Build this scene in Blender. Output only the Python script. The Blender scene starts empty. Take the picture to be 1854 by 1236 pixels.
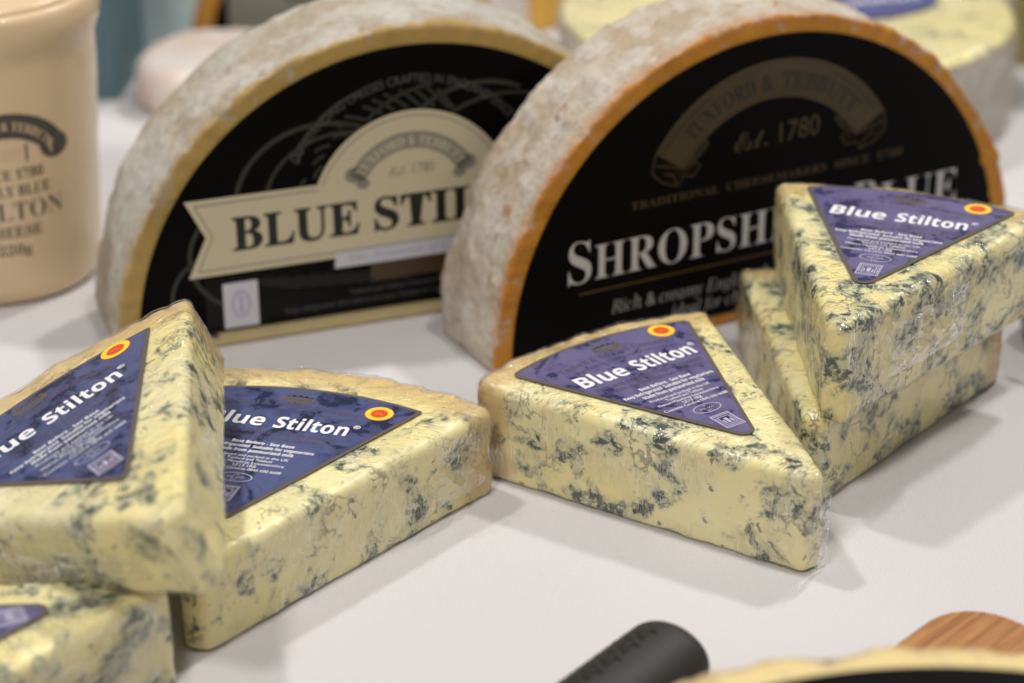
import bpy, math, random
from mathutils import Vector, Matrix, noise, Euler
C = bpy.context.scene.collection
S = bpy.context.scene
R = math.radians

# ---------------------------------------------------------------- camera
CAM_H, PITCH, ROLL = 0.2975, 0.4446, 0.0066
cam = bpy.data.cameras.new('camera')
cam.sensor_width = 36.0
cam.lens = 4079.6 / 1854 * 36
cam.clip_start = 0.02; cam.clip_end = 50
cam.dof.use_dof = True
cam.dof.focus_distance = 0.583
cam.dof.aperture_fstop = 8.0
cam_o = bpy.data.objects.new('camera', cam); C.objects.link(cam_o)
cam_o.matrix_world = Matrix.Translation((0, 0, CAM_H)) @ Matrix.Rotation(math.pi/2 - PITCH, 4, 'X') @ Matrix.Rotation(-ROLL, 4, 'Z')
S.camera = cam_o

# ---------------------------------------------------------------- light (exhibition hall: ceiling lamps, bright surroundings)
wd = bpy.data.worlds.new('World'); S.world = wd; wd.use_nodes = True
bg = wd.node_tree.nodes['Background']
bg.inputs[0].default_value = (1.0, 0.975, 0.955, 1); bg.inputs[1].default_value = 0.21
def area(name, loc, target, size, power, col=(1, .962, .922)):
    l = bpy.data.lights.new(name, 'AREA'); l.shape = 'DISK'; l.size = size; l.energy = power; l.color = col
    o = bpy.data.objects.new(name, l); C.objects.link(o)
    o.location = loc
    o.rotation_euler = (Vector(target) - Vector(loc)).to_track_quat('-Z', 'Y').to_euler()
    return o
area('hall_lamp', (1.00, 1.75, 2.1), (0, .55, 0), .17, 27)
area('hall_lamp', (-.80, 1.15, 2.1), (0, .55, 0), .15, 19)
area('hall_lamp', (-.55, -.75, 1.9), (0, .6, 0), .34, 21)
area('hall_lamp', (.6, .3, 2.3), (0, .6, 0), .2, 13)
S.view_settings.view_transform = 'Standard'
S.view_settings.look = 'None'
S.view_settings.gamma = 1
S.view_settings.use_curve_mapping = False
S.view_settings.exposure = -0.08
S.cycles.use_denoising = True
S.cycles.transparent_max_bounces = 16

# ---------------------------------------------------------------- node helper
class N:
    def __init__(s, name):
        s.m = bpy.data.materials.new(name); s.m.use_nodes = True
        s.t = s.m.node_tree; s.t.nodes.clear()
        s.out = s.t.nodes.new('ShaderNodeOutputMaterial')
    def n(s, typ, ins=None, **kw):
        x = s.t.nodes.new('ShaderNode' + typ)
        for k, v in kw.items(): setattr(x, k, v)
        for k, v in (ins or {}).items(): s.set(x.inputs[k], v)
        return x
    def set(s, i, v):
        if isinstance(v, bpy.types.NodeSocket): s.t.links.new(v, i)
        elif isinstance(v, bpy.types.Node): s.t.links.new(v.outputs[0], i)
        elif isinstance(v, (tuple, list)) and len(v) == 3 and i.type == 'RGBA': i.default_value = (*v, 1)
        else: i.default_value = v
    def math(s, op, a, b=0.0, c=0.0, clamp=False):
        x = s.n('Math', {0: a, 1: b}, operation=op, use_clamp=clamp)
        if op in ('MULTIPLY_ADD',): s.set(x.inputs[2], c)
        return x.outputs[0]
    def ss(s, v, a, b):     # smoothstep a..b -> 0..1
        x = s.n('MapRange', {0: v, 1: a, 2: b, 3: 0.0, 4: 1.0}, interpolation_type='SMOOTHSTEP')
        return x.outputs[0]
    def mix(s, f, a, b, blend='MIX'):
        x = s.n('Mix', data_type='RGBA', blend_type=blend)
        s.set(x.inputs[0], f); s.set(x.inputs[6], a); s.set(x.inputs[7], b)
        return x.outputs[2]
    def noise(s, co, scale, detail=3, rough=.55, dist=0.0):
        return s.n('TexNoise', {'Vector': co, 'Scale': scale, 'Detail': detail, 'Roughness': rough, 'Distortion': dist}).outputs[0]
    def coords(s):
        tc = s.n('TexCoord').outputs['Object']
        rnd = s.n('ObjectInfo').outputs['Random']
        off = s.n('VectorMath', {0: (3.1, 5.7, 2.3)}, operation='SCALE'); s.set(off.inputs['Scale'], rnd)
        return tc, s.n('VectorMath', {0: tc, 1: off}, operation='ADD').outputs[0]
    def bump(s, h, strength, dist, normal=None):
        b = s.n('Bump', {'Height': h, 'Strength': strength, 'Distance': dist})
        if normal is not None: s.set(b.inputs['Normal'], normal)
        return b.outputs[0]
    def done(s, **kw):
        p = s.n('BsdfPrincipled')
        for k, v in kw.items(): s.set(p.inputs[k.replace('_', ' ')], v)
        s.t.links.new(p.outputs[0], s.out.inputs[0])
        return s.m

def plain(name, col, rough=.5, var=.08, scale=200, **kw):
    a = N(name); tc, co = a.coords()
    n = a.noise(co, scale, 3)
    c = a.mix(n, tuple(x*(1-var) for x in col), tuple(min(1, x*(1+var)) for x in col))
    return a.done(Base_Color=c, Roughness=rough, **kw)

# ---------------------------------------------------------------- materials
def blue_cheese(name, amount=0.0, rad=.1, tone=1.0, halo=.6):
    a = N(name); tc, co = a.coords()
    big = a.noise(co, 28, 2)
    cream = a.mix(a.ss(big, .35, .65), (.93*tone, .815*tone, .385*tone), (.94*tone, .860*tone, .510*tone))
    fine = a.noise(co, 240, 4)
    cream = a.mix(a.math('MULTIPLY', fine, .25), cream, (.78*tone, .66*tone, .36*tone))
    # warp
    w = a.n('TexNoise', {'Vector': co, 'Scale': 75.0, 'Detail': 3.0}).outputs[1]
    ws = a.n('VectorMath', {0: w}, operation='SCALE'); ws.inputs['Scale'].default_value = .008
    wc = a.n('VectorMath', {0: co, 1: ws.outputs[0]}, operation='ADD').outputs[0]
    patch = a.noise(wc, 88, 4, .60)
    mask = a.ss(patch, .535-amount, .61-amount)
    mask2 = a.ss(patch, .49-amount, .60-amount)
    blot = a.ss(a.noise(wc, 330, 4, .70), .45, .57)
    rid = a.math('ABSOLUTE', a.math('SUBTRACT', a.noise(wc, 100, 3, .65), .5))
    vein = a.math('SUBTRACT', 1.0, a.ss(rid, .006, .034))
    vmask = a.ss(a.noise(co, 48, 2), .52, .64)
    speck = a.ss(a.noise(co, 260, 3, .6), .665, .71)
    d = a.math('MULTIPLY', blot, mask)
    d = a.math('MAXIMUM', d, a.math('MULTIPLY', a.math('MULTIPLY', vein, a.math('MAXIMUM', mask2, vmask)), .6))
    d = a.math('MAXIMUM', d, a.math('MULTIPLY', speck, .75))
    d = a.math('MULTIPLY', d, a.math('ADD', .62, a.math('MULTIPLY', a.noise(co, 380, 3), .75)), clamp=True)
    c1 = a.mix(a.math('MULTIPLY', mask2, halo), cream, (.47, .51, .41))
    veincol = a.mix(a.noise(co, 95, 2), (.030, .046, .042), (.070, .105, .105))
    c2 = a.mix(d, c1, veincol)
    # towards the rind
    sx = a.n('SeparateXYZ', {0: tc})
    r = a.math('SQRT', a.math('ADD', a.math('POWER', sx.outputs[0], 2.0), a.math('POWER', sx.outputs[1], 2.0)))
    rn = a.math('ADD', r, a.math('MULTIPLY', a.math('SUBTRACT', a.noise(co, 120, 3), .5), .012))
    c3 = a.mix(a.math('MULTIPLY', a.ss(rn, rad*.85, rad*.96), .75), c2, (.66, .46, .19))
    rind = a.mix(a.ss(a.noise(co, 260, 4), .4, .6), (.42, .28, .14), (.62, .50, .34))
    c4 = a.mix(a.ss(rn, rad*.965, rad*.992), c3, rind)
    h = a.math('ADD', a.noise(co, 420, 4), a.math('MULTIPLY', d, -.5))
    return a.done(Base_Color=c4, Roughness=.42, Normal=a.bump(h, .25, .0006), Subsurface_Weight=.15,
                  Subsurface_Radius=(1.0, .7, .35), Subsurface_Scale=.004, Specular_IOR_Level=.35)

def film_mat(name, milky=.03, streak=(220, 30, 26), ang=0.0, strength=.9, gl=1.0):
    a = N(name); tc, co = a.coords()
    mp = a.n('Mapping', {0: co}); mp.inputs['Rotation'].default_value = (0, ang, ang*.6); mp.inputs['Scale'].default_value = streak
    st = a.n('TexNoise', {'Vector': mp.outputs[0], 'Scale': 3.0, 'Detail': 3.0, 'Roughness': .6, 'Distortion': .4}).outputs[0]
    st = a.math('SUBTRACT', 1.0, a.math('MULTIPLY', a.math('ABSOLUTE', a.math('SUBTRACT', st, .5)), 4.0))
    zone = a.ss(a.noise(co, 55, 2), .42, .62)
    st = a.math('MULTIPLY', st, zone)
    cr = a.noise(co, 400, 3)
    h = a.math('ADD', st, a.math('MULTIPLY', cr, .6))
    nb = a.bump(h, strength, .0015)
    lw = a.n('LayerWeight', {'Blend': .5, 'Normal': nb}).outputs[1]
    fr = a.math('ADD', .055, a.math('MULTIPLY', a.math('POWER', lw, 5.0), .9))
    glo = a.n('BsdfGlossy', {'Color': (1, 1, 1), 'Roughness': .06, 'Normal': nb})
    tr = a.n('BsdfTransparent', {'Color': (.985, .985, .975)})
    dif = a.n('BsdfDiffuse', {'Color': (.9, .9, .88), 'Normal': nb})
    m0 = a.n('MixShader', {0: a.math('MULTIPLY', a.ss(st, .55, 1.0), milky), 1: tr.outputs[0], 2: dif.outputs[0]})
    m = a.n('MixShader', {0: a.math('MULTIPLY', fr, gl, clamp=True), 1: m0.outputs[0], 2: glo.outputs[0]})
    a.t.links.new(m.outputs[0], a.out.inputs[0])
    return a.m

def wheel_mat(name, face1, face2, rind1, rind2, spot, rad, czz, veins=0.0, bloom=.5, edge=(.45, .2, .05), bs=120, foot=None, rim_w=.0032):
    """object coords: y = depth behind the cut face, x/z in the face plane"""
    a = N(name); tc, co = a.coords()
    sx = a.n('SeparateXYZ', {0: tc}); y = sx.outputs[1]
    rag = a.math('MULTIPLY', a.math('SUBTRACT', a.noise(co, 170, 4, .7), .5), .0062)
    isr = a.ss(a.math('ADD', y, rag), .0004, .0013)
    r = a.math('SQRT', a.math('ADD', a.math('POWER', sx.outputs[0], 2.0), a.math('POWER', a.math('SUBTRACT', sx.outputs[2], czz), 2.0)))
    rim = a.ss(a.math('ADD', r, rag), rad-rim_w, rad-.0004)
    f = a.mix(a.noise(co, 90, 3), face1, face2)
    f = a.mix(a.math('MULTIPLY', rim, .75), f, edge)
    if foot:
        f = a.mix(a.math('SUBTRACT', 1.0, a.ss(sx.outputs[2], .006, .009)), f, foot)
    if veins:
        v = a.ss(a.noise(co, 110, 4, .6), .54, .64)
        f = a.mix(a.math('MULTIPLY', v, veins), f, (.16, .17, .13))
    n1 = a.noise(co, 34, 4, .6); n2 = a.noise(co, bs, 5, .65); n3 = a.noise(co, 330, 4, .6)
    q = a.mix(a.ss(n1, .38, .62), rind1, rind2)
    q = a.mix(a.math('MULTIPLY', a.ss(n2, .47, .62), bloom), q, (.64, .61, .565))
    q = a.mix(a.math('MULTIPLY', a.ss(n3, .45, .75), .35), q, tuple(c*.55 for c in rind1))
    sp = a.ss(a.noise(co, 150, 3, .6, .6), .61, .69)
    q = a.mix(a.math('MULTIPLY', sp, .75), q, spot)
    nearf = a.math('SUBTRACT', 1.0, a.ss(a.math('ADD', y, rag), .0015, .0060))
    q = a.mix(a.math('MULTIPLY', nearf, .45), q, edge)
    col = a.mix(isr, f, q)
    h = a.math('ADD', n2, a.math('MULTIPLY', n3, .6))
    return a.done(Base_Color=col, Roughness=.62, Normal=a.bump(h, a.math('ADD', .1, a.math('MULTIPLY', isr, .6)), .0016), Specular_IOR_Level=.3)

def cloth_mat():
    a = N('tablecloth_fabric'); tc = a.n('TexCoord').outputs['Object']
    mp = a.n('Mapping', {0: tc}); mp.inputs['Rotation'].default_value = (0, 0, R(16))
    w1 = a.n('TexWave', {'Vector': mp.outputs[0], 'Scale': 430.0, 'Distortion': .6, 'Detail': 1.0}, bands_direction='X').outputs[1]
    w2 = a.n('TexWave', {'Vector': mp.outputs[0], 'Scale': 430.0, 'Distortion': .6, 'Detail': 1.0}, bands_direction='Y').outputs[1]
    w = a.math('MULTIPLY', w1, w2)
    big = a.noise(tc, 6, 3); mid = a.noise(tc, 900, 2)
    c = a.mix(a.ss(big, .35, .65), (.610, .588, .592), (.640, .622, .624))
    c = a.mix(a.math('MULTIPLY', w, .22), c, (.46, .43, .435))
    c = a.mix(a.math('MULTIPLY', mid, .10), c, (.54, .51, .51))
    return a.done(Base_Color=c, Roughness=.85, Normal=a.bump(a.math('ADD', w, a.math('MULTIPLY', mid, .5)), .35, .0004), Specular_IOR_Level=.2)

def label_field_mat(name, ca, cb, cc):
    a = N(name); tc, co = a.coords()
    n = a.noise(co, 80, 4, .6, 1.2)
    n2 = a.noise(co, 260, 4, .65, .5)
    c = a.mix(a.ss(n, .40, .62), ca, cb)
    c = a.mix(a.ss(a.math('ADD', a.math('MULTIPLY', n, .6), a.math('MULTIPLY', n2, .4)), .525, .57), c, cc)
    return a.done(Base_Color=c, Roughness=.36, Specular_IOR_Level=.45, Normal=a.bump(a.noise(co, 70, 2), .35, .0016))

M = {}
M['film'] = film_mat('cling_film')
M['film2'] = film_mat('cling_film_slanted', milky=.07, ang=.7, strength=1.0)
M['flap'] = film_mat('crumpled_cling_film', milky=.13, streak=(25, 25, 70), strength=.6, gl=2.4)
M['border'] = plain('label_taupe_border', (.118, .098, .085), .4)
M['field'] = label_field_mat('label_purple_print', (.140, .126, .255), (.090, .082, .190), (.024, .025, .095))
M['field_dim_light'] = label_field_mat('label_print_dim_light', (.078, .094, .220), (.044, .056, .145), (.014, .020, .062))  # darker, bluer copy of the same print; uneven reflected light put into colour
M['white_ink'] = plain('white_print', (.86, .85, .87), .45, .02)
M['faint_ink'] = plain('faint_taupe_print', (.085, .068, .105), .45, .03)
M['pale_ink'] = plain('pale_lilac_print', (.50, .47, .62), .45, .03)
M['yellow_ink'] = plain('yellow_print', (.95, .66, .05), .4, .02)
M['red_ink'] = plain('red_print', (.72, .055, .012), .4, .03)
M['orange_ink'] = plain('orange_print', (.90, .26, .05), .4, .03)
M['black_print'] = plain('black_label_card', (.0022, .0021, .0020), .5, .1, 500, Specular_IOR_Level=.07)
M['black_ink'] = plain('black_print_ink', (.010, .010, .009), .5, .05)
M['cream_print'] = plain('cream_print', (.60, .53, .36), .5, .03)
M['taupe_ink'] = plain('taupe_print', (.25, .24, .19), .5, .04)
M['lightgrey_ink'] = plain('light_grey_print', (.56, .55, .55), .5, .03)
M['midgrey_ink'] = plain('mid_grey_print', (.30, .29, .29), .5, .03)
M['grey_ink'] = plain('grey_print', (.080, .080, .080), .5, .03)
M['dark_ink'] = plain('olive_dark_print', (.024, .025, .018), .5, .05)
M['panel_ink'] = plain('charcoal_print', (.014, .014, .013), .5, .1)
M['olive_ink'] = plain('olive_grey_print', (.17, .155, .12), .5, .2, 60)
M['bronze_ink'] = plain('bronze_print', (.062, .040, .012), .6, .3, 90)
M['bronze_line'] = plain('bronze_line_print', (.060, .040, .013), .6, .1)
M['gold_ink'] = plain('gold_line_print', (.15, .085, .02), .4, .1)
M['brown_ink'] = plain('brown_print', (.055, .030, .010), .5, .2, 60)
M['sticker'] = plain('white_sticker', (.58, .58, .62), .5, .03)
M['lilac_ink'] = plain('lilac_print', (.40, .40, .52), .5, .05)
M['cloth'] = cloth_mat()

# ---------------------------------------------------------------- geometry helpers
def link(o, parent=None, label=None, cat=None, kind=None, group=None):
    C.objects.link(o)
    if parent is not None: o.parent = parent
    if label: o['label'] = label
    if cat: o['category'] = cat
    if kind: o['kind'] = kind
    if group: o['group'] = group
    return o
def thing(name, label, cat, loc, rot=(0, 0, 0), group=None):
    o = bpy.data.objects.new(name, None); o.empty_display_size = .01
    o.location = loc; o.rotation_euler = rot
    return link(o, None, label, cat, None, group)
def mesh(name, v, f, mat, parent=None, smooth=True, **kw):
    me = bpy.data.meshes.new(name); me.from_pydata([tuple(p) for p in v], [], f); me.validate()
    if smooth: me.polygons.foreach_set('use_smooth', [True]*len(me.polygons))
    me.materials.append(mat)
    o = bpy.data.objects.new(name, me)
    return link(o, parent, **kw)

def fillet(poly, rads, seg=10):
    out = []; n = len(poly)
    for i in range(n):
        p = Vector(poly[i]); r = rads[i]
        if r <= 0: out.append(p); continue
        a = (Vector(poly[i-1]) - p); b = (Vector(poly[(i+1) % n]) - p)
        la, lb = a.length, b.length; a.normalize(); b.normalize()
        ang = a.angle(b); t = min(r/math.tan(ang/2), .49*la if rads[i-1] > 0 else .98*la, .49*lb if rads[(i+1) % n] > 0 else .98*lb)
        rr = t*math.tan(ang/2)
        c = p + (a+b).normalized()*(rr/math.sin(ang/2))
        s, e = p + a*t - c, p + b*t - c
        a0 = math.atan2(s.y, s.x); d = (math.atan2(e.y, e.x) - a0 + math.pi) % (2*math.pi) - math.pi
        for k in range(seg+1):
            q = a0 + d*k/seg; out.append(c + Vector((math.cos(q), math.sin(q)))*rr)
    return out
def resample(poly, n):
    L = [0]
    for i in range(len(poly)): L.append(L[-1] + (poly[(i+1) % len(poly)] - poly[i]).length)
    out = []; j = 0
    for k in range(n):
        s = L[-1]*k/n
        while L[j+1] < s: j += 1
        t = (s-L[j])/max(L[j+1]-L[j], 1e-12)
        out.append(poly[j].lerp(poly[(j+1) % len(poly)], t))
    return out
def normals2(o):
    n = len(o); r = []
    for i in range(n):
        t = o[(i+1) % n] - o[i-1]; r.append(Vector((t.y, -t.x)).normalized())
    return r      # outward for counter-clockwise outlines

def solid(outline, h, ft, fb, disp, side=14, cap=12, centre=None):
    """rounded slab over a CCW outline, z 0..h; disp(p, n, region) -> metres along n"""
    nn = normals2(outline); n = len(outline)
    c = centre or sum(outline, Vector((0, 0)))/n
    rings = []   # list of (points3, normals3, region)
    def capring(fac, z, nz, ins):
        return ([(*(c.lerp(outline[i] - nn[i]*ins, fac)), z) for i in range(n)], [(0, 0, nz)]*n)
    for k in range(1, cap): rings.append((*capring(k/cap, 0, -1, fb), 'b'))
    for k in range(7):
        q = math.pi/2*k/6
        rings.append(([(*(outline[i] - nn[i]*fb*(1-math.sin(q))), fb*(1-math.cos(q))) for i in range(n)],
                      [(nn[i].x*math.sin(q), nn[i].y*math.sin(q), -math.cos(q)) for i in range(n)], 's'))
    for k in range(1, side):
        z = fb + (h-fb-ft)*k/side
        rings.append(([(*outline[i], z) for i in range(n)], [(nn[i].x, nn[i].y, 0) for i in range(n)], 's'))
    for k in range(9):
        q = math.pi/2*k/8
        rings.append(([(*(outline[i] - nn[i]*ft*(1-math.cos(q))), h-ft+ft*math.sin(q)) for i in range(n)],
                      [(nn[i].x*math.cos(q), nn[i].y*math.cos(q), math.sin(q)) for i in range(n)], 's'))
    for k in range(cap-1, 0, -1): rings.append((*capring(k/cap, h, 1, ft), 't'))
    v = []
    for ps, ns, reg in rings:
        for p, m in zip(ps, ns):
            d = disp(Vector(p), Vector(m), reg) if disp else 0
            v.append((p[0]+m[0]*d, p[1]+m[1]*d, p[2]+m[2]*d))
    f = []
    for k in range(len(rings)-1):
        for i in range(n):
            j = (i+1) % n; f.append((k*n+i, k*n+j, (k+1)*n+j, (k+1)*n+i))
    b = len(v); v.append((c.x, c.y, 0)); t = len(v); v.append((c.x, c.y, h))
    last = (len(rings)-1)*n
    for i in range(n):
        j = (i+1) % n; f.append((b, j, i)); f.append((t, last+i, last+j))
    return v, f

def plate(outline, z0, z1):
    n = len(outline)
    v = [(p[0], p[1], z0) for p in outline] + [(p[0], p[1], z1) for p in outline]
    f = [tuple(range(n, 2*n)), tuple(range(n-1, -1, -1))]
    f += [(i, (i+1) % n, n+(i+1) % n, n+i) for i in range(n)]
    return v, f
def lathe(prof, n=64):
    v = []; f = []
    for r, z in prof: v += [(r*math.cos(2*math.pi*i/n), r*math.sin(2*math.pi*i/n), z) for i in range(n)]
    for k in range(len(prof)-1):
        for i in range(n):
            j = (i+1) % n; f.append((k*n+i, k*n+j, (k+1)*n+j, (k+1)*n+i))
    return v, f

# ---- lettering: outlines of the built-in typeface turned into flat print
def sty(s, st):
    base = {'sansb': (0x1D5D4, 0x1D5EE, 0x1D7EC), 'serifb': (0x1D400, 0x1D41A, 0x1D7CE), 'serifbi': (0x1D468, 0x1D482, None),
            'scriptb': (0x1D4D0, 0x1D4EA, None), 'italic': (0x1D434, 0x1D44E, None)}.get(st)
    if not base: return s
    o = ''
    for ch in s:
        if 'A' <= ch <= 'Z': o += chr(base[0]+ord(ch)-65)
        elif st == 'italic' and ch == 'h': o += chr(0x210E)
        elif 'a' <= ch <= 'z': o += chr(base[1]+ord(ch)-97)
        elif ch.isdigit() and base[2]: o += chr(base[2]+ord(ch)-48)
        else: o += ch
    return o
_tc = {}
def glyphs(s, st='', off=0.0):
    k = (s, st, off)
    if k not in _tc:
        cu = bpy.data.curves.new('print', 'FONT'); cu.body = sty(s, st); cu.size = 1; cu.resolution_u = 4; cu.offset = off
        o = bpy.data.objects.new('print', cu); C.objects.link(o)
        dg = bpy.context.evaluated_depsgraph_get(); e = o.evaluated_get(dg); me = e.to_mesh()
        vs = [(q.co.x, q.co.y) for q in me.vertices]; fs = [tuple(p.vertices) for p in me.polygons]
        e.to_mesh_clear(); bpy.data.objects.remove(o); bpy.data.curves.remove(cu)
        x0 = min(p[0] for p in vs); x1 = max(p[0] for p in vs)
        _tc[k] = ([((p[0]-x0)/(x1-x0), p[1]) for p in vs], fs, x1-x0)
    return _tc[k]
def line(s, x0, x1, y, cap, st='', off=0.0, slope=0.0):
    """one line of print between x0 and x1 on baseline y; cap height cap"""
    v, f, w = glyphs(s, st, off)
    k = cap/.69
    return [(x0+(x1-x0)*p[0], y + p[1]*k + slope*(x0+(x1-x0)*p[0])) for p in v], f
def arcline(s, cx, cy, r, a0, a1, cap, st='', off=0.0):
    v, f, w = glyphs(s, st, off); k = cap/.69
    o = []
    for p in v:
        a = R(a0 + (a1-a0)*p[0]); rr = r + p[1]*k
        o.append((cx+rr*math.cos(a), cy+rr*math.sin(a)))
    return o, f
def join(*parts):
    V = []; F = []
    for v, f in parts:
        b = len(V); V += list(v); F += [tuple(i+b for i in q) for q in f]
    return V, F
def ring(cx, cy, rx, ry, w, a0=0, a1=360, n=48):
    V = []; F = []
    for i in range(n+1):
        a = R(a0+(a1-a0)*i/n); c, s = math.cos(a), math.sin(a)
        V += [(cx+rx*c, cy+ry*s), (cx+(rx-w)*c, cy+(ry-w)*s)]
    for i in range(n): F.append((2*i, 2*i+1, 2*i+3, 2*i+2) if a1 < a0 else (2*i+1, 2*i, 2*i+2, 2*i+3))
    return V, F
def disc(cx, cy, rx, ry=None, n=40):
    ry = ry or rx
    return [(cx+rx*math.cos(2*math.pi*i/n), cy+ry*math.sin(2*math.pi*i/n)) for i in range(n)], [tuple(range(n))]
def rect(x0, y0, x1, y1): return [(x0, y0), (x1, y0), (x1, y1), (x0, y1)], [(0, 1, 2, 3)]
def frame(x0, y0, x1, y1, w): return join(rect(x0, y0, x1, y0+w), rect(x0, y1-w, x1, y1), rect(x0, y0+w, x0+w, y1-w), rect(x1-w, y0+w, x1, y1-w))
def strip(pts, w):
    V = []; F = []; n = len(pts); pts = [Vector(p) for p in pts]
    for i in range(n):
        t = (pts[min(i+1, n-1)] - pts[max(i-1, 0)]).normalized(); m = Vector((-t.y, t.x))*w/2
        V += [tuple(pts[i]-m), tuple(pts[i]+m)]
    for i in range(n-1): F.append((2*i, 2*i+2, 2*i+3, 2*i+1))
    return V, F
def fbm(p, s, seed=0): return noise.noise(Vector(p)*s + Vector((seed*7.3, seed*3.1, seed*5.7)))

# ---------------------------------------------------------------- the table
tv = []; tf = []; nx, ny = 150, 160
for j in range(ny+1):
    for i in range(nx+1):
        x = -.75 + 1.5*i/nx; y = -.05 + 1.55*j/ny
        tv.append((x, y, 0))
for j in range(ny):
    for i in range(nx):
        a = j*(nx+1)+i; tf.append((a, a+1, a+nx+2, a+nx+1))
mesh('tablecloth', tv, tf, M['cloth'], kind='structure', label='white woven cloth spread over the display table')

# ---------------------------------------------------------------- blue cheese wedges
MM = .001
def label_xy(ins=0.0, tip=20.6, out=74.1, ang=.8514, rt=3.2, rc=2.0):
    """rounded triangle with a bowed outer edge, in label axes (a right, b up from the wedge tip), mm"""
    hh = ang/2
    sh = ins/math.sin(hh)
    t = tip + sh; Rr = (tip+out-ins)
    # the outer edge bows: circle about a centre nearer the edge than the tip
    cb = tip + out*math.cos(hh); half = out*math.sin(hh)
    rise = 5.4; rad = (half**2+rise**2)/(2*rise); cy = cb + rise - rad - 0
    rad -= ins
    # intersection of the side lines with the bow
    def side(sg):
        lo, hi = 10, 100
        for _ in range(40):
            m = (lo+hi)/2; x = m*math.sin(hh); y = t + m*math.cos(hh)
            if x*x + (y-cy)**2 < rad*rad: lo = m
            else: hi = m
        return Vector((sg*lo*math.sin(hh), t + lo*math.cos(hh)))
    c1, c2 = side(1), side(-1)
    a0 = math.atan2(c1.y-cy, c1.x); a1 = math.atan2(c2.y-cy, c2.x)
    pts = [Vector((0, t)), c1]; rad_ = [max(rt-ins, 1.2), max(rc-ins*.6, .8)]
    for k in range(1, 14):
        q = a0+(a1-a0)*k/14; pts.append(Vector((rad*math.cos(q), cy+rad*math.sin(q)))); rad_.append(0)
    pts.append(c2); rad_.append(rad_[1])
    return fillet(pts, rad_, 8)

def printed(name, vf, z, mat, parent):
    """print given in label axes (mm): right = +y, up = -x of the wedge"""
    v, f = vf
    return mesh(name, [(-b*MM, a*MM, z) for a, b in v], f, mat, parent, smooth=False)

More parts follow.
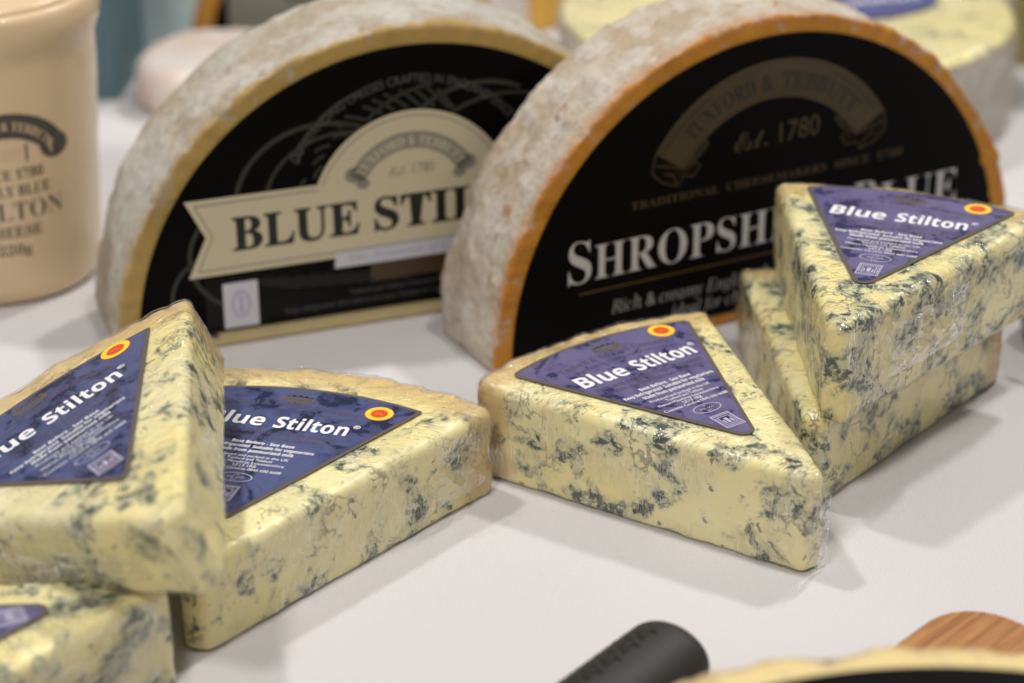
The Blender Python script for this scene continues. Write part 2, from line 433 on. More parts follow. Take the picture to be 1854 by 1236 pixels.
def wedge_label(par, h, dlt=0.0, sc=1.0, ang=.8514, rt=3.2, rc=2.0, dx=0.0, sdx=0.0, sdy=0.0, z0=0.0, field='field'):
    tip = 20.6 + dlt*1000
    z = h + .00055 + z0
    def tr(vf): return [(a*sc, b*sc) for a, b in vf[0]], vf[1]
    lo = label_xy(0, tip, ang=ang, rt=rt, rc=rc)
    lab = mesh('label', *plate([(-p.y*MM*sc, p.x*MM*sc) for p in lo], z-.00012, z), M['border'], par, smooth=False)
    s = tip - 20.6
    d = .00004
    fo = label_xy(1.15, tip, ang=ang, rt=rt, rc=rc)
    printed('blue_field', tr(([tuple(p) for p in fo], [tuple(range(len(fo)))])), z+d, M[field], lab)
    z1, z2, z3, z4 = z+2*d, z+3*d, z+4*d, z+5*d
    def sh(vf): return [((a+dx)*sc, (b+s)*sc) for a, b in vf[0]], vf[1]
    def shs(vf): return [((a+sdx)*sc, (b+s+sdy)*sc) for a, b in vf[0]], vf[1]
    # faint background wording and crown badge
    faint = join(arcline('Tuxford & Tebbutt Creamery', 0, 10, 72.2, 105.5, 74.5, 2.6, 'serifb'),
                 arcline('TRADITIONAL CHEESEMAKERS SINCE 1780', 0, 10, 69.2, 103.5, 76.5, 1.1),
                 line('rich and creamy, English cheese', -17.5, 17.8, 66.0, 2.0, 'sansb'),
                 line('with delicate blue veining', -15, 16, 63.2, 1.8, 'sansb'))
    printed('faint_lettering', sh(faint), z1, M['faint_ink'], lab)
    crown = join(ring(.6, 86.6, 4.8, 2.2, 1.1), rect(-3.0, 86.0, 4.2, 87.0),
                 *[([(.6+x-.7, 88.2-abs(x)*.12), (.6+x+.7, 88.2-abs(x)*.12), (.6+x, 90.0-abs(x)*.14)], [(0, 1, 2)]) for x in (-3.4, -1.7, 0, 1.7, 3.4)])
    printed('crown_badge', sh(crown), z1, M['border'], lab)
    # title
    title = join(line('Blue', -19.3, -3.6, 69.9, 5.9, 'sansb', .008), line('Stilton', -.7, 19.4, 69.9, 5.9, 'sansb', .008))
    printed('title_lettering', sh(title), z2, M['white_ink'], lab)
    reg = join(ring(20.9, 75.2, .95, .95, .22), line('R', 20.45, 21.35, 74.7, 1.0, 'sansb'))
    printed('registered_mark', sh(reg), z2, M['white_ink'], lab)
    small = join(line('Best Before - See Base', -8, 9, 60.0, 1.45, 'sansb'),
                 line('Keep Refrigerated  Suitable for vegetarians', -14.8, 15, 57.8, 1.45, 'sansb'),
                 line('Made from pasteurised milk', -10.2, 10.4, 55.5, 1.5, 'sansb'),
                 line('Produced and packed in the UK', -10.1, 10, 53.0, 1.25),
                 line('Tuxford and Tebbutt', -6, 6.3, 51.3, 1.25),
                 line('Melton Mowbray Leicestershire', -10, 10, 49.6, 1.25),
                 line('LE13 1RB', -3.1, 3.2, 47.9, 1.25),
                 line('Customer Careline 0845 600 6688', -10.6, 10.4, 46.2, 1.25))
    printed('small_lettering', sh(small), z2, M['white_ink'], lab)
    oval = join(ring(0, 42.4, 4.4, 2.35, .28), line('UK', -.8, .8, 43.3, .95), line('ME 005', -2.1, 2.1, 41.9, .95), line('EC', -.8, .8, 40.5, .95))
    printed('oval_health_mark', sh(oval), z2, M['pale_ink'], lab)
    rnd = random.Random(4)
    st = [frame(-3.1, 30.4, 3.1, 38.0, .3), frame(-1.9, 32.0, 1.9, 36.4, .25), rect(-.5, 32.8, .5, 35.4), rect(-1.4, 32.8, -.9, 34.6), rect(.9, 32.8, 1.4, 34.6)]
    for k in range(9):
        a = -2.8+k*.64
        st += [rect(a, 30.95, a+.4, 31.55), rect(a, 36.85, a+.4, 37.5)]
    for k in range(7):
        b = 32.0+k*.66
        st += [rect(-2.75, b, -2.2, b+.4), rect(2.2, b, 2.75, b+.4)]
    printed('square_stamp', sh(join(*st)), z2, M['pale_ink'], lab)
    # round red and yellow seal
    cx, cy = 19.7, 86.6
    printed('seal_rim', shs(disc(cx, cy, 3.92)), z1, M['red_ink'], lab)
    printed('seal_ring', shs(disc(cx, cy, 3.75)), z2, M['yellow_ink'], lab)
    n = 32
    sun = [(cx+(2.45 if i % 2 else 2.15)*math.cos(2*math.pi*i/n), cy+(2.45 if i % 2 else 2.15)*math.sin(2*math.pi*i/n)) for i in range(n)]
    printed('seal_sun', shs((sun, [tuple(range(n))])), z3, M['red_ink'], lab)
    stars = join(*[disc(cx+1.75*math.cos(R(30*k)), cy+1.75*math.sin(R(30*k)), .2, n=6) for k in range(12)],
                 *[rect(cx-1.15, cy-.75+.42*k, cx+1.15-.2*k, cy-.55+.42*k) for k in range(4)])
    printed('seal_stars', shs(stars), z4, M['orange_ink'], lab)
    return lab

def sector(Rr, al, tipw=.0030, rt=.0028, rc=.0030):
    hh = abs(al)/2
    pts = [Vector((.0002, -tipw)), Vector((.0002, tipw))]; ra = [rt, rt]
    # corner at +y
    c2 = Vector((-Rr*math.cos(hh), Rr*math.sin(hh)))
    pts.append(c2); ra.append(rc)
    for k in range(1, 16):
        q = hh - 2*hh*k/16
        pts.append(Vector((-Rr*math.cos(q), Rr*math.sin(q)))); ra.append(0)
    pts.append(Vector((c2.x, -c2.y))); ra.append(rc)
    return fillet(pts, ra, 8)

def wedge(label, loc, rot, Rr, al, h, seed, dlt=0, mat=None, film='film', lab=True, ft=.0027, rough=.8, film_amp=.00045, fb=.0016):
    t = thing('cheese_wedge', label, 'cheese', loc, rot, 'film-wrapped blue cheese wedges')
    out = resample(sector(Rr, al), 300)
    def disp(p, n, reg):
        rr = math.hypot(p.x, p.y)/Rr
        k = rough
        a = .00042*fbm(p, 70, seed) + .00028*fbm(p, 190, seed+1) + .00012*fbm(p, 480, seed+2)
        if rr > .95 and reg == 's': a += .0008*fbm(p, 65, seed+3) + .0005*fbm(p, 190, seed+7) + .0004*fbm(p, 420, seed+4)
        if reg == 't': k *= .35
        if reg == 'b': k = 0
        # crumbly lower edge
        if reg == 's' and p.z < .004: a += -.0009*max(0, fbm(p, 120, seed+5))
        return a*k
    mesh('cheese_body', *solid(out, h, ft, fb, disp, 16, 14, Vector((-.062*Rr/.1, 0))), mat, t)
    out2 = resample(sector(Rr+.0003, al, .0033), 300)
    def fd(p, n, reg):
        a = disp(p, n, reg) + .00025
        if reg == 't': return a
        # pulled creases
        q = Vector((p.x, p.y, p.z*.35)) if film == 'film' else Vector((p.x*.5+p.z*.6, p.y*.5+p.z*.6, p.z*.3))
        c = 1-abs(noise.noise(q*230 + Vector((seed*2.2, 0, 0))))*2
        z = max(0, noise.noise(p*55 + Vector((0, seed*1.7, 0)))+.1)
        return a + film_amp*z*2*max(0, c-.35)
    mesh('cling_film', *solid(out2, h+.00012, ft, fb, fd, 22, 14, Vector((-.062*Rr/.1, 0))), M[film], t)
    if lab is not None: wedge_label(t, h, dlt, **(lab if isinstance(lab, dict) else {}))
    return t

def film_flap(par, org, ux, uy, w, hgt, seed, amp=.0022, off=.0006, nx=34, ny=22, name='film_fold'):
    """a crumpled tail of film lying against a face: org + a*ux + b*uy"""
    org, ux, uy = Vector(org), Vector(ux).normalized(), Vector(uy).normalized()
    nz = ux.cross(uy).normalized()
    v = []; f = []
    for j in range(ny+1):
        for i in range(nx+1):
            a, b = i/nx, j/ny
            p = Vector((a*w, b*hgt, 0))
            ea = .0016*noise.noise(Vector((b*5, seed, 1)))*(1 if i in (0, nx) else .5)
            eb = (.0030*noise.noise(Vector((a*6, seed, 2)))+.0012*noise.noise(Vector((a*19, seed, 3))))*(2*b)
            r1 = 1-2.6*abs(noise.noise(Vector((a*2.6+b*1.5, b*2.2, seed))))
            r2 = 1-2.4*abs(noise.noise(Vector((a*6.5-b*4, b*5, seed+3))))
            edge = min(1, 4*min(a, 1-a))*min(1, .25+3*b)
            d = off + amp*edge*max(0, .55*r1+.35*r2)
            v.append(org + ux*(p.x+ea) + uy*(p.y+eb) + nz*d)
    for j in range(ny):
        for i in range(nx):
            k = j*(nx+1)+i; f.append((k, k+1, k+nx+2, k+nx+1))
    return mesh(name, v, f, M['flap'], par)

AL, HT, RW = .8648, .0263, .1
matA = blue_cheese('blue_cheese_paste', .0, RW*1.004, 1.0, .5)
matB = blue_cheese('blue_cheese_paste_mild', -.005, RW*1.05, 1.0, .45)
matC = blue_cheese('blue_cheese_paste_pale', .0, .1155, 1.0, .42)
matE = blue_cheese('blue_cheese_paste_heavily_veined', .035, RW*.975, 1.0, .6)
matD = blue_cheese('blue_cheese_paste_dark_veined', .03, RW, 1.0, .65)
matF = blue_cheese('blue_cheese_paste_veined', .03, RW*.985, 1.0, .6)

wA = wedge('film-wrapped blue cheese wedge lying flat by itself, its tip beside the stacked pair', (.0750, .4886, 0), (0, 0, -.964), RW*1.004, AL*.955, HT*1.062, 3, 0, matA)
wB = wedge('film-wrapped blue cheese wedge flat on the cloth with a tilted wedge leaning on its label', (-.0755, .4537, 0), (0, 0, -1.8378), RW*1.050, AL*1.0935, HT*.949, 11, -.0026, matB, film='film2', lab=dict(rt=1.6, rc=.5, dx=-4.4, sdy=-2.6, field='field_dim_light'))
wC = wedge('film-wrapped blue cheese wedge tilted steeply, propped on its neighbour beside the crock', (-.0655, .4238, .0362), (.3632, -.1793, -1.049), .1162, .9231, .0212, 23, .0030, matC, film='film2', lab=dict(sc=1.10, ang=.95, rt=1.6, rc=.5, sdx=4.2, sdy=-.6, field='field_dim_light'))
wD = wedge('film-wrapped blue cheese wedge under the front of the tilted wedge, only its tip showing', (-.0802, .4429, 0), (0, 0, .4464), RW, AL, HT*.99, 31, .0018, matD, rough=1.6)
wF = wedge('film-wrapped blue cheese wedge at the bottom of the stack of two', (.0790, .5232, 0), (0, 0, -1.8808), RW*.9856, AL*.9716, HT, 47, 0, matF, lab=None, film='film', film_amp=.0006)
wE = wedge('film-wrapped blue cheese wedge with a lifting label corner, on top of the stack of two', (.0828, .5171, HT+.0006), (0, 0, -1.9344), RW*.975, AL*.967, HT*1.096, 59, .0002, matE, film='film', film_amp=.0006, fb=.0026)
def side_dir(Rr, al, sg):
    hh = al/2; return Vector((-Rr*math.cos(hh), sg*Rr*math.sin(hh)-sg*.003, 0)).normalized()
# crumpled tails of film
dE = side_dir(RW*.975, AL*.967, 1)
film_flap(wE, Vector((0, .003, .0075)) + dE*.018, dE, (0, 0, 1), .036, .016, 5, .0045)
dC = side_dir(.1162, .9231, -1)
film_flap(wC, Vector((0, -.0035, .0125)) + dC*.012, dC, (0, 0, -1), .098, .0075, 15, .0040)
dB = side_dir(RW*1.02, AL*1.09, 1)
film_flap(wB, Vector((0, .003, .005)) + dB*.080, dB, (0, 0, 1), .019, .019, 21, .0036)
film_flap(wA, (.0003, -.0028, .002), (0, 1, 0), (0, 0, 1), .007, .020, 27, .0026)
dD = side_dir(RW, AL, -1)
film_flap(wD, Vector((0, -.003, .020)) + dD*.004, dD, (0, 0, -1), .060, .014, 33, .0030)

# ---------------------------------------------------------------- half wheels standing on their cut edge
def half_wheel(name, label, loc, yaw, Rr, cz, th, mat, rl, cut, seed, rot=None, z0=0, ragged=1.0):
    t = thing(name, label, 'cheese', (loc[0], loc[1], z0), rot or (0, 0, yaw), 'half wheels of cheese')
    hw = math.sqrt(Rr*Rr-cz*cz); a0 = -math.asin(cz/Rr)
    pts = [Vector((-hw, 0)), Vector((hw, 0))]; ra = [.002, .002]
    for k in range(1, 48):
        q = a0 + (math.pi-2*a0)*k/48; pts.append(Vector((Rr*math.cos(q), cz+Rr*math.sin(q)))); ra.append(0)
    out = resample(fillet(pts, ra, 6), 420)
    def disp(p, n, reg):
        if reg == 't': return .00012*fbm(p, 160, seed)
        if p.y < .003: return 0
        edge = max(0, 1-abs(th-p.z)/.005)
        return .0012*fbm(p, 45, seed) + .0007*fbm(p, 130, seed+1) + (.00045+.0001*edge)*fbm(p, 330, seed+2) + .0005*edge*fbm(p, 190, seed+8) + .0009*edge*fbm(p, 85, seed+6) + (ragged-1)*edge*(.0011*fbm(p, 90, seed+3)+.0006*fbm(p, 260, seed+4))
    v, f = solid(out, th, .0016, .0040, disp, 26, 10, Vector((0, Rr*.42)))
    v = [(x, th-z, y) for x, y, z in v]
    mesh('cheese_body', v, f, mat, t)
    # label
    a0 = math.asin((cut-cz)/rl); lo = []
    for k in range(81):
        q = a0 + (math.pi-2*a0)*k/80; lo.append((rl*math.cos(q), cz+rl*math.sin(q)))
    pv, pf = plate(lo, 0, .00025)
    lab = mesh('label', [(x, -.0003-z, y) for x, y, z in pv], pf, M['black_print'], t, smooth=False)
    return t, lab
def face_print(name, vf, lev, mat, lab, base=.00055):
    v, f = vf
    return mesh(name, [(a*MM, -(base+lev*.00005), b*MM) for a, b in v], f, mat, lab, smooth=False)

matG = wheel_mat('orange_wheel_cheese', (.62, .285, .035), (.44, .17, .020), (.44, .345, .24), (.54, .475, .385), (.36, .19, .085), .0945, .003, 0, .55, (.50, .19, .035))
matH = wheel_mat('blue_wheel_cheese', (.46, .305, .085), (.40, .265, .075), (.40, .33, .24), (.49, .475, .41), (.27, .245, .20), .0927, .0025, .0, .5, (.40, .27, .10), 62, (.56, .46, .24))
tH, lH = half_wheel('half_cheese_wheel', 'half wheel with mustard cut rim and cream ribbon banner on its black label', (-.0305, .6425), .3484, .0927, .0025, .0423, matH, .0869, .0055, 3)
tG, lG = half_wheel('half_cheese_wheel', 'half wheel with bright orange cut rim and bronze banner on its black label', (.0788, .6417), .4781, .0945, .003, .0387, matG, .0889, .0045, 17)

# --- print on the blue half wheel
sw = []
for cx, cz, rr, a0, a1, w in ((-28, 45, 27, 60, 235, 1.5), (-22, 44, 24, 75, 215, 1.1), (-48, 30, 22, 95, 250, 1.3), (22, 52, 27, 60, 150, 1.4), (30, 45, 30, 35, 130, 1.2),
                             (-60, 18, 16, 60, 260, 1.2), (-6, 52, 30, 110, 170, 1.1), (10, 50, 31, 95, 140, 1.0)):
    sw.append(strip([(cx+rr*math.cos(R(a0+(a1-a0)*k/30)), cz+rr*.86*math.sin(R(a0+(a1-a0)*k/30))) for k in range(31)], w))
for k in range(16):
    a = R(168-k*7); sw.append(strip([((33+2*(k % 3))*math.cos(a+.05*j), 37+(33+j*1.5)*math.sin(a+.05*j)) for j in range(5)], .9))
for k in range(9): sw.append(strip([(-58+k*5, 22-.4*k), (-40+k*5, 17-.4*k), (-20+k*5, 15.5-.4*k)], .35))
face_print('grey_panel', rect(-66, 6.3, 66, 23.6), 0, M['panel_ink'], lH)
face_print('swirl_pattern', join(*sw), 1, M['dark_ink'], lH)
dome = [(29.7*0+32.05*math.cos(R(q)), 37+32.05*math.sin(R(q))) for q in [22+136*k/40 for k in range(41)]]
rib = [(-70.6, 24.4), (70.6, 24.4), (64.7, 37), (70.6, 49.2)] + dome + [(-70.6, 49.2), (-64.7, 37)]
face_print('cream_ribbon', (rib, [tuple(range(len(rib)))]), 2, M['cream_print'], lH)
inn = join(strip([(-67.5, 47.4), (-29.5, 47.4)], .45), strip([(-67.5, 26.3), (67.5, 26.3)], .45), strip([(29.5, 47.4), (67.5, 47.4)], .45),
           strip([(30.4*math.cos(R(q)), 37+30.4*math.sin(R(q))) for q in [22+136*k/40 for k in range(41)]], .4),
           strip([(-67.5, 47.4), (-62.6, 37), (-67.5, 26.3)], .4))
face_print('ribbon_outline', inn, 3, M['taupe_ink'], lH)
face_print('title_lettering', join(line('BLUE', -56.6, -16.9, 31.6, 10.6, 'serifb', .012), line('STILTON', -12.3, 56.6, 31.6, 10.6, 'serifb', .012)), 3, M['black_ink'], lH)
cb = join(strip([(19.6*math.cos(R(q)), 40+19.6*math.sin(R(q))) for q in [28+124*k/30 for k in range(31)]], 5.4),
          disc(-17.8, 50.6, 3.3, 2.6), disc(17.6, 50.2, 3.3, 2.6), disc(-15.4, 47.4, 2.2, 1.7), disc(15.4, 47.2, 2.2, 1.7))
face_print('crest_banner', cb, 3, M['taupe_ink'], lH)
face_print('crest_lettering', join(arcline('TUXFORD & TEBBUTT', 0, 40, 18.0, 148, 33, 3.0, 'serifb')), 4, M['cream_print'], lH)
face_print('date_lettering', line('Est. 1780', -7, 7.4, 48.6, 3.4, 'scriptb'), 3, M['taupe_ink'], lH)
face_print('arched_lettering', arcline('OUTSTANDING CHEESES CRAFTED IN ENGLAND SINCE 1780', 0, 37, 40.6, 151, 29, 2.7), 2, M['grey_ink'], lH)
face_print('paper_patch', ([(-24.8, 26.7), (-25.4, 21.0), (26, 21.0), (26, 26.7)], [(0, 1, 2, 3)]), 3, M['sticker'], lH)
face_print('patch_lettering', line('The Aristocrat of Cheeses', -21, 22, 22.6, 2.4, 'serifbi'), 4, M['lilac_ink'], lH)
face_print('brown_panel', rect(-14, 15.0, 14, 20.9), 3, M['brown_ink'], lH)
face_print('small_lettering', join(line('Tuxford and Tebbutt Creamery Melton Mowbray', -21, 22, 11.6, 1.8), line('Keep refrigerated. Best before see base. Suitable for vegetarians. Made with pasteurised milk', -41.5, 41, 8.4, 1.8)), 2, M['grey_ink'], lH)
st = face_print('paper_sticker', rect(-60.6, 6.4, -49.8, 21.2), 2, M['sticker'], lH)
face_print('sticker_mark', join(ring(-55.2, 14, 3.0, 4.6, .9), rect(-55.8, 11, -54.6, 17)), 3, M['lilac_ink'], lH)

# --- print on the orange half wheel
bo = [48.6, 47.4]; 
ban = strip([(42.4*math.cos(R(q)), 36+42.4*math.sin(R(q))) for q in [32+116*k/50 for k in range(51)]], 12.2)
def scroll(sg):
    p = [(-40.9, 62), (-41.8, 58.5), (-42, 55.5), (-38.5, 52.2), (-33, 50.2), (-31.2, 53), (-27.6, 52.4), (-25.4, 55.4), (-27.4, 57.6), (-25.4, 59), (-22.8, 61.8), (-24.6, 65), (-30, 64.2), (-33, 66)]
    p = [(sg*-a, b) for a, b in p]
    return (p, [tuple(range(len(p)))])
face_print('banner_scroll', join(scroll(-1)), 0, M['bronze_ink'], lG)
face_print('banner_scroll', join(scroll(1)), 0, M['bronze_ink'], lG)
face_print('bronze_banner', ban, 1, M['bronze_ink'], lG)
lns = [strip([(rr*math.cos(R(q)), 36+rr*math.sin(R(q))) for q in [a0+(a1-a0)*k/40 for k in range(41)]], .35) for rr, a0, a1 in ((48.3, 32, 148), (47.0, 34, 146), (37.6, 34, 146), (36.5, 32, 148))]
for sg in (-1, 1):
    p = scroll(sg)[0]; lns.append(strip(p + [p[0]], .4))
    lns.append(strip([(sg*24.5, 62), (sg*30, 60.5), (sg*36, 62.5), (sg*41, 61)], .4))
    lns.append(strip([(sg*28, 57.5), (sg*33, 56), (sg*41, 58)], .4)); lns.append(strip([(sg*33, 51), (sg*35, 54), (sg*38, 55)], .4))
face_print('banner_outline', join(*lns), 2, M['bronze_line'], lG)
for a0, a1 in ((34, 62), (118, 146)):
    face_print('banner_shading', strip([(46.0*math.cos(R(q)), 36+46.0*math.sin(R(q))) for q in [a0+(a1-a0)*k/12 for k in range(13)]], .5), 2, M['black_ink'], lG)
face_print('banner_lettering', join(arcline('TUXFORD', 0, 36, 39.2, 136, 99.5, 5.0, 'serifb'), arcline('&', 0, 36, 39.2, 96.5, 91, 5.0, 'serifb'), arcline('TEBBUTT', 0, 36, 39.2, 86.5, 43, 5.0, 'serifb')), 3, M['black_ink'], lG)
face_print('date_lettering', line('Est. 1780', -13.4, 17.2, 57.6, 6.4, 'scriptb', 0, .03), 1, M['bronze_line'], lG)
face_print('tagline_lettering', line('TRADITIONAL  CHEESEMAKERS  SINCE  1780', -49, 49.2, 45.4, 2.5, 'serifb'), 1, M['bronze_line'], lG)
face_print('title_lettering', join(line('S', -70.2, -62.4, 25.4, 13.6, 'serifb', -.006), line('HROPSHIRE', -61.2, 25.5, 25.6, 11.2, 'serifb', -.006),
                                   line('B', 31.6, 40.6, 25.6, 13.6, 'serifb', -.006), line('LUE', 42, 72, 25.6, 11.6, 'serifb', -.006)), 1, M['lightgrey_ink'], lG)
face_print('gold_rule', strip([(-66.5, 21.8), (66.5, 21.8)], .35), 1, M['gold_ink'], lG)
face_print('subtitle_lettering', join(line('Rich & creamy English cheese with a mellow taste,', -55.4, 55, 13.2, 4.2, 'italic'), line('ideal for cheeseboards & snacks', -33.9, 34, 7.4, 4.0, 'italic')), 1, M['midgrey_ink'], lG)

# ---------------------------------------------------------------- stoneware crock
glaze = plain('cream_stoneware_glaze', (.74, .555, .345), .3, .05, 40, Coat_Weight=.3)
pot = thing('stoneware_crock', 'cream stoneware cheese crock with lid and black printed crest', 'crock', (-.1675, .682, 0))
def cr(z): return .0321 + .0560*z
prof = [(.0001, .0004), (.0298, .0006), (.0314, .0020), (cr(.006), .006), (cr(.04), .04), (cr(.072), .072), (.0362, .078), (.0363, .0808), (.0370, .0835), (.0382, .0865), (.0388, .0900), (.0385, .0935), (.0376, .0957), (.0362, .0964), (.0352, .0960)]
mesh('crock_body', *lathe(prof, 96), glaze, pot)
prof = [(.0348, .0948), (.0348, .0968), (.0334, .0979), (.0220, .0986), (.0001, .0989)]
mesh('lid', *lathe(prof, 96), glaze, pot)
def pot_print(name, vf, lev, mat):
    v, f = vf; face = -math.pi/2 + .36
    o = []
    for a, b in v:
        z = (b+4)*MM; rr = cr(z)+.00012+lev*.00005
        q = face + a*MM/rr; o.append((rr*math.cos(q), rr*math.sin(q), z))
    return mesh(name, o, f, mat, pot, smooth=False)
pb = plain('crock_black_print', (.075, .068, .058), .4, .05)
pot_print('crest_banner', join(strip([(18.5*math.cos(R(q)), 42+16*math.sin(R(q))) for q in [20+140*k/40 for k in range(41)]], 8.0), disc(-16.4, 49.0, 5.2, 4.2, 14), disc(16.4, 49.0, 5.2, 4.2, 14), rect(-7, 45.5, 7, 51.5)), 0, pb)
pot_print('crest_lettering', join(arcline('TUXFORD & TEBBUTT', 0, 40.4, 16.2, 150, 30, 2.8, 'serifb'), line('EST', -4.4, 4.4, 46.9, 3.2, 'serifb')), 1, glaze)
pot_print('crock_lettering', join(line('SINCE 1780', -11, 11.5, 40.2, 3.2, 'serifb'), line('FINELY BLUE', -13, 13.5, 34.6, 3.4, 'serifb'), line('STILTON', -16.5, 17.5, 26.4, 6.2, 'serifb', -.012),
                                  line('CHEESE', -9, 9.5, 20.6, 3.6, 'serifb'), line('220g', -5, 5.5, 14.6, 3.4, 'serifb')), 0, pb)

# ---------------------------------------------------------------- in front: knife, board and a flat half wheel
rubber = N('black_textured_plastic'); tc, co = rubber.coords()
rubber = rubber.done(Base_Color=rubber.mix(rubber.noise(co, 60, 3), (.012, .013, .012), (.026, .026, .022)), Roughness=.58, Normal=rubber.bump(rubber.noise(co, 1400, 2), .25, .0003))
kn = thing('cheese_knife', 'black plastic handle of a knife lying on the cloth beside the board', 'knife', (.0350, .4380, 0), (0, 0, R(51)))
KR = .0102; hv = []; hf = []; ns = 48; st_ = []
for k in range(40):
    x = -.105 + .105*k/39
    st_.append((x, 1.0 if k > 4 else .9+.02*k))
for k in range(1, 9):
    q = math.pi/2*k/8; st_.append((.0045*math.sin(q), 1-.30*(1-math.cos(q))))
st_.append((.0051, .45)); st_.append((.0053, .2)); st_.append((.0054, .02))
for x, s in st_:
    for i in range(ns):
        q = 2*math.pi*i/ns; hv.append((x, KR*1.08*s*math.cos(q), KR*.78 + KR*.78*s*math.sin(q)))
for k in range(len(st_)-1):
    for i in range(ns):
        j = (i+1) % ns; hf.append((k*ns+i, k*ns+j, (k+1)*ns+j, (k+1)*ns+i))
mesh('handle', hv, hf, rubber, kn)
rn = random.Random(2); gv = []; gf = []
for r_ in range(9):
    for c_ in range(5):
        x = -.0035 - r_*.0034 - (c_ % 2)*.0017 + rn.uniform(-.0002, .0002); q0 = R(82 - c_*13 - (r_ % 2)*3)
        for arm in range(3):
            a = R(90+120*arm + (60 if (r_+c_) % 2 else 0)); L = .0013; w = .00028
            pts = [(-w*math.sin(a), w*math.cos(a)), (w*math.sin(a), -w*math.cos(a)), (L*math.cos(a)+w*math.sin(a), L*math.sin(a)-w*math.cos(a)), (L*math.cos(a)-w*math.sin(a), L*math.sin(a)+w*math.cos(a))]
            b = len(gv)
            for dx, dq in pts:
                q = q0+dq/KR; gv.append((x+dx, KR*1.094*math.cos(q), KR*.78+KR*.79*math.sin(q)))
            gf.append((b, b+1, b+2, b+3))
groove = plain('black_grip_relief', (.004, .004, .004), .3)
mesh('grip_pattern', gv, gf, groove, kn, smooth=False, kind='stuff')
mesh('blade', *plate([(-.105, -.009), (-.105, .007), (-.215, .006), (-.23, -.001), (-.215, -.009)], .008, .0095), plain('blade_steel', (.6, .6, .6), .25, .05, Metallic=1.0), kn, smooth=False)

a = N('bamboo_wood'); tc, co = a.coords()
mp = a.n('Mapping', {0: tc}); mp.inputs['Scale'].default_value = (9, 260, 260)
g1 = a.n('TexNoise', {'Vector': mp.outputs[0], 'Scale': 1.6, 'Detail': 5.0, 'Roughness': .65}).outputs[0]
mp2 = a.n('Mapping', {0: tc}); mp2.inputs['Scale'].default_value = (30, 900, 900)
g2 = a.n('TexNoise', {'Vector': mp2.outputs[0], 'Scale': 1.5, 'Detail': 3.0}).outputs[0]
wc = a.mix(a.ss(g1, .35, .65), (.34, .145, .045), (.47, .225, .080))
wc = a.mix(a.math('MULTIPLY', a.ss(g2, .47, .62), .7), wc, (.22, .08, .022))
bamboo = a.done(Base_Color=wc, Roughness=.42, Normal=a.bump(g2, .15, .0004))
bd = thing('chopping_board', 'bamboo chopping board with a rounded corner, under the flat half wheel', 'board', (.1062, .4575, 0), (0, 0, R(227)))
bo = fillet([Vector((0, 0)), Vector((.34, 0)), Vector((.34, .21)), Vector((0, .21))], [.014]*4, 14)
mesh('board', *solid(resample(bo, 300), .012, .0018, .0018, None, 4, 6), bamboo, bd)
matK = wheel_mat('pale_wheel_cheese', (.74, .60, .30), (.68, .54, .25), (.52, .40, .25), (.60, .50, .36), (.42, .28, .14), .105, .0, .2, .4, (.42, .29, .15), rim_w=.0042)
tK, lK = half_wheel('half_cheese_wheel', 'half wheel lying flat on the bamboo board, pale rim round a black label', (.083, .2805), 0, .105, .0, .033, matK, .0958, .004, 29, rot=(-math.pi/2, 0, 0), z0=.0455, ragged=2.0)

# ---------------------------------------------------------------- behind: whole wheel, far cheeses, boxes, jar
matW = blue_cheese('pale_whole_wheel_paste', -.05, .25, 1.0, .4)
wh = thing('whole_cheese', 'whole round blue cheese wrapped in film with an oval blue label behind the half wheels', 'cheese', (.1065, .839, 0), (0, 0, .3))
wo = resample([Vector((.087*math.cos(2*math.pi*k/120), .087*math.sin(2*math.pi*k/120))) for k in range(120)], 240)
wv, wf = solid(wo, .040, .003, .002, lambda p, n, r: .0006*fbm(p, 60, 5)+.0003*fbm(p, 200, 6), 10, 10)
matWs = wheel_mat('grey_wheel_side', (.5, .4, .2), (.5, .4, .2), (.42, .36, .29), (.50, .46, .40), (.35, .3, .25), .2, 0, 0, .3)
ob = mesh('cheese_body', wv, wf, matW, wh)
sd, sf = lathe([(.0872, .002), (.0876, .004), (.0878, .03), (.0875, .0365), (.0868, .0385)], 160)
mesh('rind', sd, sf, plain('grey_beige_rind', (.47, .415, .34), .6, .25, 60), wh)
mesh('cling_film', *solid(resample(wo, 240), .0406, .003, .002, lambda p, n, r: .0012 + .0006*max(0, fbm(p, 220, 7)) if r == 's' else .0001, 10, 4), M['film2'], wh)
ov = [(.0255+.034*math.cos(2*math.pi*k/60), -.008+.019*math.sin(2*math.pi*k/60)) for k in range(60)]
wl = mesh('label', *plate(ov, .0411, .0414), plain('blue_oval_label', (.085, .09, .24), .4), wh, smooth=False)
tt = line('Blue Stilton', -.0005, .052, -.0105, .006, 'sansb')
mesh('title_lettering', [(x, y, .0415) for x, y in tt[0]], tt[1], M['white_ink'], wl, smooth=False)

matO = wheel_mat('far_orange_wheel_cheese', (.62, .30, .05), (.55, .25, .04), (.55, .36, .17), (.60, .45, .28), (.45, .25, .1), .062, .003, 0, .3)
tO, lO = half_wheel('half_cheese_wheel', 'half wheel with amber rim and dark label, standing far behind the ribbon-labelled one', (-.071, .902), -.06, .062, .003, .04, matO, .0535, .0045, 37)
face_print('grey_panel', rect(-46, 8, 46, 30), 1, M['taupe_ink'], lO)
face_print('grey_panel', disc(0, 34, 26, 17), 2, M['olive_ink'], lO)

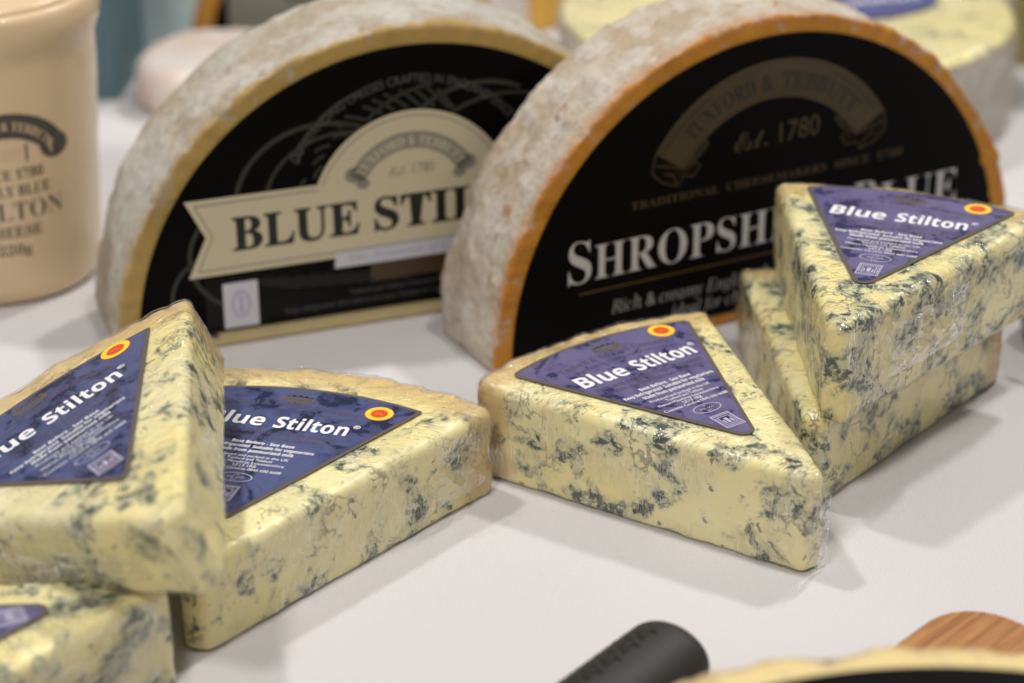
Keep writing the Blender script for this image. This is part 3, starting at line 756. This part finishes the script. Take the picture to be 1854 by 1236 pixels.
wz = thing('cheese_wedge', 'deep orange cheese wedge standing far back between the half wheels', 'cheese', (.012, .935, 0), (0, 0, -1.9))
mesh('cheese_body', *solid(resample(sector(.1, .8), 220), .05, .003, .002, lambda p, n, r: .0006*fbm(p, 80, 9), 10, 8), plain('orange_cheese_paste', (.78, .46, .07), .5, .15, 70), wz)

soft = thing('soft_cheese', 'small round white rinded cheese beside the dark teal carton', 'cheese', (-.113, .853, 0))
a = N('white_bloomy_rind'); tc, co = a.coords()
wm = a.done(Base_Color=a.mix(a.ss(a.noise(co, 40, 3), .4, .65), (.80, .74, .68), (.74, .56, .46)), Roughness=.7, Normal=a.bump(a.noise(co, 300, 3), .4, .001))
mesh('rind', *solid(resample([Vector((.035*math.cos(2*math.pi*k/60), .035*math.sin(2*math.pi*k/60))) for k in range(60)], 140), .019, .007, .004, lambda p, n, r: .0006*fbm(p, 90, 3), 6, 8), wm, soft)

def carton(name, label, loc, rz, sx, sy, sz, mats, flap=True):
    t = thing(name, label, 'box', loc, (0, 0, rz))
    o = fillet([Vector((0, 0)), Vector((sx, 0)), Vector((sx, sy)), Vector((0, sy))], [.0015]*4, 4)
    mesh('carton_body', *plate(o, 0, sz), mats[0], t, smooth=False)
    o2 = fillet([Vector((-.001, -.001)), Vector((sx+.001, -.001)), Vector((sx+.001, sy+.001)), Vector((-.001, sy+.001))], [.002]*4, 4)
    mesh('lid', *plate(o2, sz+.0002, sz+.012), mats[1], t, smooth=False)
    return t
carton('carton', 'dark teal carton standing on the cloth behind the crock', (-.196, .852, 0), R(-4), .041, .05, .14, [plain('teal_card', (.085, .165, .19), .5, .06, 50), plain('teal_lid_card', (.08, .15, .17), .5)])
carton('carton', 'pale blue carton standing behind the small white cheese', (-.162, .912, 0), R(3), .034, .05, .14, [plain('pale_blue_card', (.62, .78, .80), .5, .06, 50), plain('pale_blue_lid_card', (.28, .42, .45), .5)])
carton('carton', 'olive yellow carton standing behind the whole cheese wheel', (.206, .885, 0), R(-8), .06, .05, .10, [plain('olive_card', (.30, .26, .08), .5, .1, 50), plain('olive_lid_card', (.28, .24, .08), .5)])

jar = thing('chutney_jar', 'dark brown jar standing on the cloth behind the stacked wedges', 'jar', (.1752, .622, 0))
jm = plain('dark_brown_glass', (.018, .010, .008), .12, .2, 60, Coat_Weight=.5)
mesh('jar_body', *lathe([(.0001, .0003), (.017, .0004), (.0195, .002), (.0202, .006), (.0202, .020), (.0190, .024), (.0165, .0262)], 64), jm, jar)
mesh('lid', *lathe([(.0165, .0264), (.0180, .0266), (.0182, .030), (.0176, .0322), (.0001, .0326)], 64), plain('black_lid', (.02, .018, .016), .35), jar)
